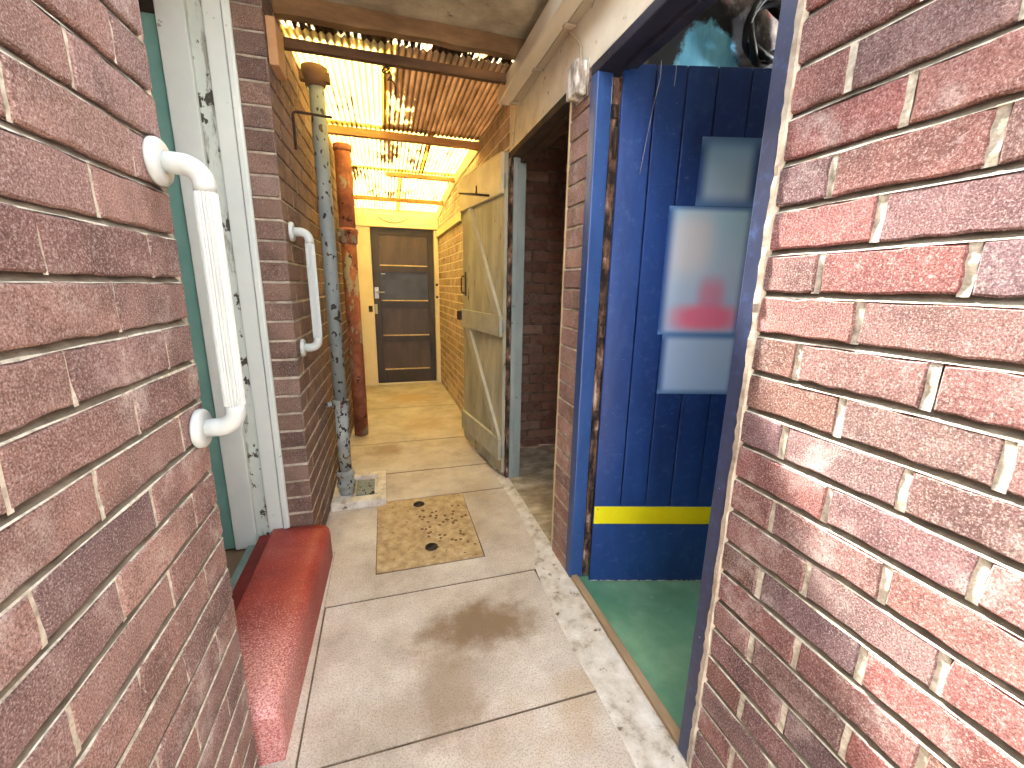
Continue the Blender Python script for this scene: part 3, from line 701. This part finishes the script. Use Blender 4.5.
# ------------------------------------------------------------------ store doorway
ts = thing('trim_5', (XR, 2.1, 0), 'peeling grey blue timber frame of the dark store doorway', 'door frame', kind='structure')
b = B()
for i in range(40):
    z0 = .01 + 2.02 * i / 40; e = rr.uniform(-.006, .004)
    b.box((.735 + e, 2.556, z0), (.7565, 2.60, z0 + 2.02 / 40))
obj('dark_gap_edge', b, M['rot'], ts)  # peeling strip, coloured dark to stand in for the shaded gap beside the leaf
b = B(); b.prism([(.757, 2.548), (.785, 2.548), (.785, 2.556), (.836, 2.556), (.836, 2.615), (.757, 2.615)], lambda p, q, t: (p, q, t), .004, 2.03); obj('jamb', b, M['grey_jamb'], ts, .003)
b = B(); b.box((XR + .002, 1.723, .0125), (XR + .075, 1.745, 2.03)); obj('jamb', b, M['cream_board'], ts, .003)
b = B(); b.box((XR - .004, 1.723, 2.030), (XR + .10, 2.615, 2.0655)); b.box((XR + .05, 1.745, 2.0), (XR + .10, 2.545, 2.0305)); obj('head', b, M['dark_timber'], ts, .004)

sd = thing('door_3', (.71, 2.55, 0), 'weathered grey plank door with ledges and braces folded open against the wall', 'door', kind='structure')
SA = Vector((.712, 2.552, 0)); SU = Vector((-.155, .988, 0)).normalized(); SN = Vector((-SU.y, SU.x, 0))    # SN points to the passage
sf = lambda s, k, z: SA + SU * s + SN * k + Vector((0, 0, z))
ws = [.022, .135, .265, .40, .53, .665, .795]
for i in range(6):
    zb = .02 + rr.uniform(0, .03); b = B()
    n = 6; w0, w1 = ws[i] + .0015, ws[i + 1] - .0015
    poly = [(w0 + (w1 - w0) * k / n, zb + rr.uniform(-.012, .012)) for k in range(n + 1)] + [(w1, 2.063), (w0, 2.063)]
    b.prism(poly, lambda p, q, t: sf(p, t, q), -.024, 0); obj('plank', b, M['store_door'], sd, .002)
for z0, z1 in ((1.835, 2.060), (.982, 1.117), (.135, .288)):
    b = B(); b.box((.026, .0005, z0), (.79, .024, z1), fr=sf); obj('ledge', b, M['cream_board'] if z0 > 1.5 else M['store_ledge'], sd, .003)
def brace(s0, z0, s1, z1, w):
    d = Vector((s1 - s0, z1 - z0)); d.normalize()
    # ends cut level with the ledges
    hw = w / 2 / abs(d.y)
    b = B(); b.prism([(s0 - hw, z0), (s0 + hw, z0), (s1 + hw, z1), (s1 - hw, z1)], lambda p, q, t: sf(p, t, q), .0005, .022); obj('brace', b, M['store_ledge'], sd, .003)
brace(.62, 1.834, .085, 1.118, .075); brace(.65, .981, .075, .289, .075)
b = B(); b.box((.755, .0245, 1.035), (.80, .052, 1.105), fr=sf); obj('lock_box', b, M['iron_dark'], sd, .004)
b = B(); b.box((.71, .0005, 1.22), (.74, .004, 1.40), fr=sf); hq = sub(obj('handle_plate', b, M['iron_dark'], sd, .001))
b = B(); b.tube([sf(.725, .001, 1.37), sf(.725, .03, 1.365), sf(.725, .036, 1.35), sf(.725, .036, 1.26), sf(.725, .03, 1.245), sf(.725, .001, 1.24)], .006, 8); obj('pull_handle', b, M['iron_dark'], hq)
b = B(); b.tube([sf(.785, .027, 1.965), sf(.5, .032, 1.912), sf(.2, .027, 1.85)], .006, 8); b.tube([sf(.42, .03, 1.9), sf(.42, .026, 1.95)], .005, 8); obj('stay_bar', b, M['iron_dark'], sd)
for z in (.2, 1.05, 1.9):
    b = B(); b.tube([sf(.010, .004, z - .04), sf(.010, .004, z + .04)], .007, 10); obj('hinge', b, M['grey_jamb'], sd)

# the store behind
b = B()
bricks(b, (0, 3.06), (1, 0), (0, -1), .84, 2.0, 0, 2.4, .235, .078, 0, [0, .118], seg=.05, jit=.005, d=.014, jt=.016, struck=False)
b.box((.84, 3.075, 0), (2.0, 3.12, 2.4), 1)
struct('wall_store_side', b, [M['brick_dark'], M['mortar_dark']], 'rough dark brick side wall inside the store doorway', 'wall', recalc=False)
b = B()
bricks(b, (1.9, 0), (0, 1), (-1, 0), 1.70, 3.06, 0, 2.4, .235, .078, 0, [0, .118], seg=.06, jit=.004, d=.012, jt=.016, struck=False)
b.box((1.915, 1.69, 0), (2.0, 3.06, 2.4), 1)
struct('wall_store_back', b, [M['brick_dark'], M['mortar_dark']], 'unlit brick back wall of the store', 'wall', recalc=False)
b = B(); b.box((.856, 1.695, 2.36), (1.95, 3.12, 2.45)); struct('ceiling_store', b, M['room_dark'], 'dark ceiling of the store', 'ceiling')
b = B(); n = 18
for i in range(n):
    for j in range(14):
        x0 = XR + .012 + (1.9 - XR) * i / n; x1 = XR + .012 + (1.9 - XR) * (i + 1) / n; y0 = 1.70 + 1.36 * j / 14; y1 = 1.70 + 1.36 * (j + 1) / 14
        g = lambda x, y: .012 + .008 * math.sin(x * 31 + y * 17) * math.sin(y * 41 - x * 9) * min(1, (x - XR) * 6)
        b.face([(x0, y0, g(x0, y0)), (x1, y0, g(x1, y0)), (x1, y1, g(x1, y1)), (x0, y1, g(x0, y1))])
struct('floor_store', b, M['store_floor'], 'rough dirty concrete floor of the store', 'floor', recalc=False)

# ------------------------------------------------------------------ strip light, junction box
sl = thing('strip_light', (.69, 1.66, 2.256), 'long cream fluorescent strip light fixed under the ceiling along the lintel', 'strip light')
LY0, LY1 = .82, 2.469
b = B(); b.box((.706, LY0, 2.264), (XR - .0005, LY1, 2.335)); obj('body', b, M['trunk'], sl, .004)
b = B(); b.prism([(.634, 2.334), (.634, 2.262), (.640, 2.256), (.696, 2.256), (.701, 2.262), (.701, 2.334)], lambda p, q, t: (p, t, q), LY0 + .004, LY1 - .002); obj('diffuser', b, M['diffuser'], sl, .003)
for y in (1.02, 1.70, 2.05, 2.42):
    b = B(); b.box((.688, y - .014, 2.250), (.728, y + .014, 2.2555)); b.box((.7, y - .007, 2.2545), (.742, y + .007, 2.2605)); obj('clip', b, M['trunk'], sl, .002)
jb = thing('junction_box', (.72, 1.62, 2.05), 'small peeling white junction box at the top of the brick pier', 'junction box')
b = B(); b.box((.694, 1.575, 1.985), (.738, 1.665, 2.095)); obj('cover', b, M['peel'], jb, .006)
b = B(); b.box((.7385, 1.57, 1.98), (XR - .001, 1.67, 2.10)); obj('back_plate', b, M['peel'], jb, .002)
b = B()
b.tube([(.722, 1.715, 2.2435), (.726, 1.70, 2.225), (.732, 1.67, 2.20), (.734, 1.64, 2.165), (.731, 1.625, 2.13), (.722, 1.62, 2.0965)], .0048, 8)
tag(obj('cable', b, M['trunk']), 'pale cable looping from the strip light down to the junction box', 'cable')
b = B(); b.tube([(XR - .006, 2.452, 2.252), (XR - .006, 2.462, 2.20), (XR - .006, 2.50, 2.10), (XR - .006, 2.51, 2.072)], .004, 8)
tag(obj('cable', b, M['trunk']), 'pale cable running from the far end of the strip light to the store frame', 'cable')

# ------------------------------------------------------------------ left doorway
tl = thing('trim_6', (-.6, 2.0, .12), 'white painted timber door frame on the left beside the red step', 'door frame', kind='structure')
YF = 1.968
b = B(); b.prism([(-.478, YF), (-.478, YF - .012), (-.486, YF - .018), (-.500, YF - .018), (-.507, YF - .010), (-.507, YF)], lambda p, q, t: (p, q, t), .19, 2.6); obj('bead', b, M['white_paint'], tl)
b = B(); b.box((-.566, YF - .006, .168), (-.5075, YF + .04, 2.6)); obj('jamb_board', b, M['white_paint'], tl, .003)
b = B(); b.box((-.616, YF + .004, .140), (-.5665, YF + .04, 2.6)); obj('stop_board', b, M['white_worn'], tl, .002)
b = B(); b.box((-.706, YF - .014, .112), (-.6165, YF + .05, 2.6)); obj('jamb_board', b, M['white_paint'], tl, .003)
b = B(); b.box((-.655, 1.0, .100), (-.604, YF - .016, .130)); obj('sill', b, M['sill_teal'], tl, .003)
b = B(); b.box((-.72, 1.0, 2.26), (-.60, YF - .02, 2.34)); obj('head', b, M['white_paint'], tl, .003)

d1 = thing('door_1', (-.72, 1.97, .11), 'teal painted door standing open inside the left doorway', 'door', kind='structure')
b = B(); b.box((-1.42, YF + .002, .112), (-.708, YF + .042, 2.19)); lf = obj('leaf', b, M['teal'], d1, .003)
b = B(); b.box((-1.35, YF - .004, .5), (-1.23, YF + .001, .9)); obj('panel', b, M['teal'], d1)
b = B(); b.box((-1.7, .60, -.02), (-.656, 2.1, .100)); struct('floor_left_room', b, M['room_floor'], 'brown floor just inside the left doorway', 'floor')
b = B(); b.box((-1.78, .5, 0), (-1.7, 2.2, 2.7)); b.box((-1.7, .5, 0), (-.495, .6, 2.7)); b.box((-1.7, 2.1, 0), (-.625, 2.2, 2.7)); struct('wall_left_room', b, M['room_dark'], 'dim wall of the room inside the left doorway', 'wall')
b = B(); b.box((-1.78, .5, 2.7), (-.385, 2.2, 2.76)); struct('ceiling_left_room', b, M['cream'], 'pale ceiling of the room inside the left doorway', 'ceiling')

ds = thing('door_step', (-.45, 1.5, 0), 'worn red painted step in front of the white door frame', 'step')
prof = [(-.55, 0), (-.55, .188), (-.545, .190), (-.40, .186), (-.365, .182), (-.348, .172), (-.337, .154), (-.333, .13), (-.331, 0)]
b = B(); n = 24; R_ = []
for i in range(n + 1):
    y = 1.035 + (1.962 - 1.035) * i / n; sk = .024 * (i / n)
    e = 1 if i > 1 else (.86, .97)[i]
    R_.append([(x + (sk if x > -.5 else 0) * (1 if x > -.5 else 0), y, z * e - (rr.uniform(0, .003) if z > .05 else 0)) for x, z in prof])
m = len(prof)
for i in range(n):
    for k in range(m - 1): b.face([R_[i][k], R_[i][k + 1], R_[i + 1][k + 1], R_[i + 1][k]], 0, True)
b.face(R_[0]); b.face(R_[-1])
bmx = obj('tread', b, M['step'], ds)
bm2 = bmesh.new(); bm2.from_mesh(bmx.data); bmesh.ops.remove_doubles(bm2, verts=bm2.verts, dist=.0002); bmesh.ops.recalc_face_normals(bm2, faces=bm2.faces); bm2.to_mesh(bmx.data); bm2.free()
b = B(); b.box((-.603, 1.035, .02), (-.5525, 1.95, .172)); obj('back_strip', b, M['step_dark'], ds, .004)

# ------------------------------------------------------------------ grab rails
def grab(y, wx, z0, z1, label, m):
    g = thing('grab_rail', (wx, y, z0), label, 'grab rail', 'white grab rails')
    def fl(z):
        b = B(); b.lathe((wx + .0012, y, z), (1, 0, 0), [(0, .0385), (.003, .040), (.011, .0395), (.015, .036), (.0165, .028), (.0165, .0)], 36); obj('flange', b, m, g)
    fl(z0); fl(z1)
    ex, r, c = wx + .073, .0185, .034
    def bend(z, s):
        P = [(wx + .0165, y, z), (ex - c, y, z)]
        for i in range(1, 9):
            a = math.pi / 2 * i / 8
            P.append((ex - c + c * math.sin(a), y, z + s * (c - c * math.cos(a))))
        P.append((ex, y, z + s * (c + .012)))
        return P
    b = B(); b.tube(bend(z1, -1), r, 22); obj('elbow', b, m, g)
    b = B(); b.tube(bend(z0, 1), r, 22); obj('elbow', b, m, g)
    b = B(); b.tube([(ex, y, z0 + c + .012), (ex, y, (z0 + z1) / 2), (ex, y, z1 - c - .012)], r * 1.0, 44, flute=.06); obj('grip', b, m, g)
grab(.957, XL, 1.006, 1.504, 'white fluted grab rail on the near left wall in front of the white frame', M['white_plastic'])
grab(2.072, LX(2.072), 1.012, 1.510, 'smaller looking white grab rail on the brown brick beyond the white frame', M['white_plastic'])

# ------------------------------------------------------------------ pipes
px, py = -.278, 2.52
dp = thing('downpipe', (px, py, .05), 'grey painted downpipe with flaking patches standing on the drain kerb', 'downpipe')
b = B(); b.tube([(px + .004, py, 2.28), (px + .002, py, 1.4), (px, py, .62)], .0365, 24); obj('upper_pipe', b, M['grey_pipe'], dp)
b = B(); b.tube([(px, py, .60), (px - .004, py, .20)], .0365, 24); obj('lower_pipe', b, M['grey_pipe_low'], dp)
b = B(); b.lathe((px, py, .59), (0, 0, 1), [(0, .036), (0, .041), (.006, .043), (.012, .041), (.035, .041), (.04, .044), (.05, .043), (.055, .036)], 24); b.box((LX(py) + .006, py - .008, .605), (px - .03, py + .008, .63)); obj('collar', b, M['grey_pipe_low'], dp)
b = B(); b.lathe((px - .004, py, .05), (0, 0, 1), [(0, .040), (.03, .044), (.05, .044), (.05, .052), (.075, .052), (.08, .046), (.12, .046), (.125, .052), (.15, .052), (.155, .037)], 24); obj('shoe', b, M['grey_pipe_low'], dp)
b = B(); b.lathe((px, py, 2.235), (0, 0, 1), [(0, .037), (.006, .046), (.03, .050), (.05, .058), (.085, .060), (.09, .0)], 20); b.box((px - .07, py - .02, 2.26), (px + .068, py + .02, 2.30)); obj('hopper', b, M['purlin_dark'], dp)
qx, qy = -.258, 3.72
rp = thing('soil_pipe', (qx, qy, 0), 'thick rusty brown iron pipe with a collar, behind the grey downpipe', 'pipe')
b = B(); b.tube([(qx, qy, 2.28), (qx, qy, 1.72)], .060, 24); obj('upper_pipe', b, M['rust_pipe'], rp)
b = B(); b.tube([(qx, qy, 1.64), (qx, qy, .006)], .058, 24); obj('lower_pipe', b, M['rust_pipe'], rp)
b = B(); b.lathe((qx, qy, 1.60), (0, 0, 1), [(0, .059), (.01, .068), (.085, .070), (.09, .078), (.112, .078), (.118, .068), (.122, .061)], 24); b.box((qx - .066, qy - .05, 1.66), (qx + .075, qy - .04, 1.69)); obj('collar', b, M['rust_pipe'], rp)
b = B(); b.lathe((qx, qy, 2.27), (0, 0, 1), [(0, .061), (.01, .068), (.05, .066), (.05, .0)], 24); obj('cap', b, M['rust_pipe'], rp)

# drain kerb
dk = thing('drain_kerb', (-.2, 2.6, 0), 'low concrete drain surround with a square grate at the foot of the grey pipe', 'drain')
kx0, kx1, ky0, ky1 = LX(2.4) + .006, -.055, 2.395, 2.80
b = B()
b.box((kx0, ky0, .001), (kx1, ky0 + .075, .05)); b.box((kx1 - .055, ky0 + .075, .001), (kx1, ky1, .05)); b.box((kx0 + .006, ky1 - .05, .001), (kx1 - .055, ky1, .05)); b.box((kx0 + .002, ky0 + .075, .001), (-.245, ky1 - .05, .05)); b.box((-.245, ky0 + .075, .001), (kx1 - .055, ky1 - .05, .022))
obj('kerb', b, M['edging'], dk, .006)
b = B(); b.box((-.235, ky0 + .12, .023), (-.125, ky1 - .08, .032)); 
for i in range(5): b.box((-.23 + .022 * i, ky0 + .13, .0325), (-.218 + .022 * i, ky1 - .09, .037))
obj('grate', b, M['grey_pipe'], dk, .001)

# iron bracket and plank high on the left wall
b = B(); yb = 2.335; wx = LX(yb)
b.tube([(wx + .008, yb, 1.90), (wx + .008, yb, 2.045), (wx + .014, yb, 2.056), (wx + .03, yb, 2.058), (wx + .175, yb, 2.052)], .006, 10)
tag(obj('iron_bracket', b, M['iron_dark']), 'bent dark iron bar sticking out of the left wall above the far grab rail', 'bracket')
b = B(); b.prism([(LX(2.0) + .001, 2.0), (LX(2.13) + .001, 2.13), (LX(2.13) + .034, 2.13), (LX(2.0) + .034, 2.0)], lambda p, q, t: (p, q, t), 2.10, 2.26)
tag(obj('plank', b, M['wood_plank'], None, .003), 'short pale plank fixed high on the left brick wall under the beam', 'plank')

for o in bpy.data.objects:
    if '_w' in o: del o['_w']

# ------------------------------------------------------------------ light
w = bpy.data.worlds.new('sky'); SC.world = w; w.use_nodes = True
nt = w.node_tree; bg = nt.nodes['Background']
tcw = nt.nodes.new('ShaderNodeTexCoord'); sp = nt.nodes.new('ShaderNodeSeparateXYZ'); nt.links.new(tcw.outputs['Generated'], sp.inputs[0])
rmp = nt.nodes.new('ShaderNodeValToRGB'); nt.links.new(sp.outputs[2], rmp.inputs[0])
rmp.color_ramp.elements[0].color = (.92, .95, 1, 1); rmp.color_ramp.elements[1].color = (.80, .90, 1, 1)
nt.links.new(rmp.outputs[0], bg.inputs[0]); bg.inputs[1].default_value = 5.2
sn = bpy.data.lights.new('sun', 'SUN'); sn.energy = 42; sn.angle = math.radians(3); sn.color = (1, .95, .86)
so = bpy.data.objects.new('sun', sn); COL.objects.link(so)
so.rotation_euler = Vector((0.12, -math.cos(math.radians(58)), -math.sin(math.radians(58)))).to_track_quat('-Z', 'Y').to_euler()

# ------------------------------------------------------------------ camera
F, yaw, pit, rol = 417.657, .292449, -.230084, .017578
cy, sy, cp, sp_ = math.cos(yaw), math.sin(yaw), math.cos(pit), math.sin(pit)
fw = Vector((sy * cp, cy * cp, sp_)); ri = Vector((cy, -sy, 0)); up = ri.cross(fw)
cr, sr = math.cos(rol), math.sin(rol)
r2 = cr * ri + sr * up; u2 = -sr * ri + cr * up
cam = bpy.data.cameras.new('camera'); cam.sensor_width = 36; cam.lens = F / 1024 * 36; cam.clip_start = .02
co = bpy.data.objects.new('camera', cam); COL.objects.link(co)
mw = Matrix.Identity(4)
for i in range(3): mw[i][0] = r2[i]; mw[i][1] = u2[i]; mw[i][2] = -fw[i]
mw.translation = (0, 0, H); co.matrix_world = mw
SC.camera = co
SC.view_settings.view_transform = 'Standard'; SC.view_settings.look = 'None'; SC.view_settings.gamma = 1
SC.view_settings.use_curve_mapping = False; SC.view_settings.exposure = .38
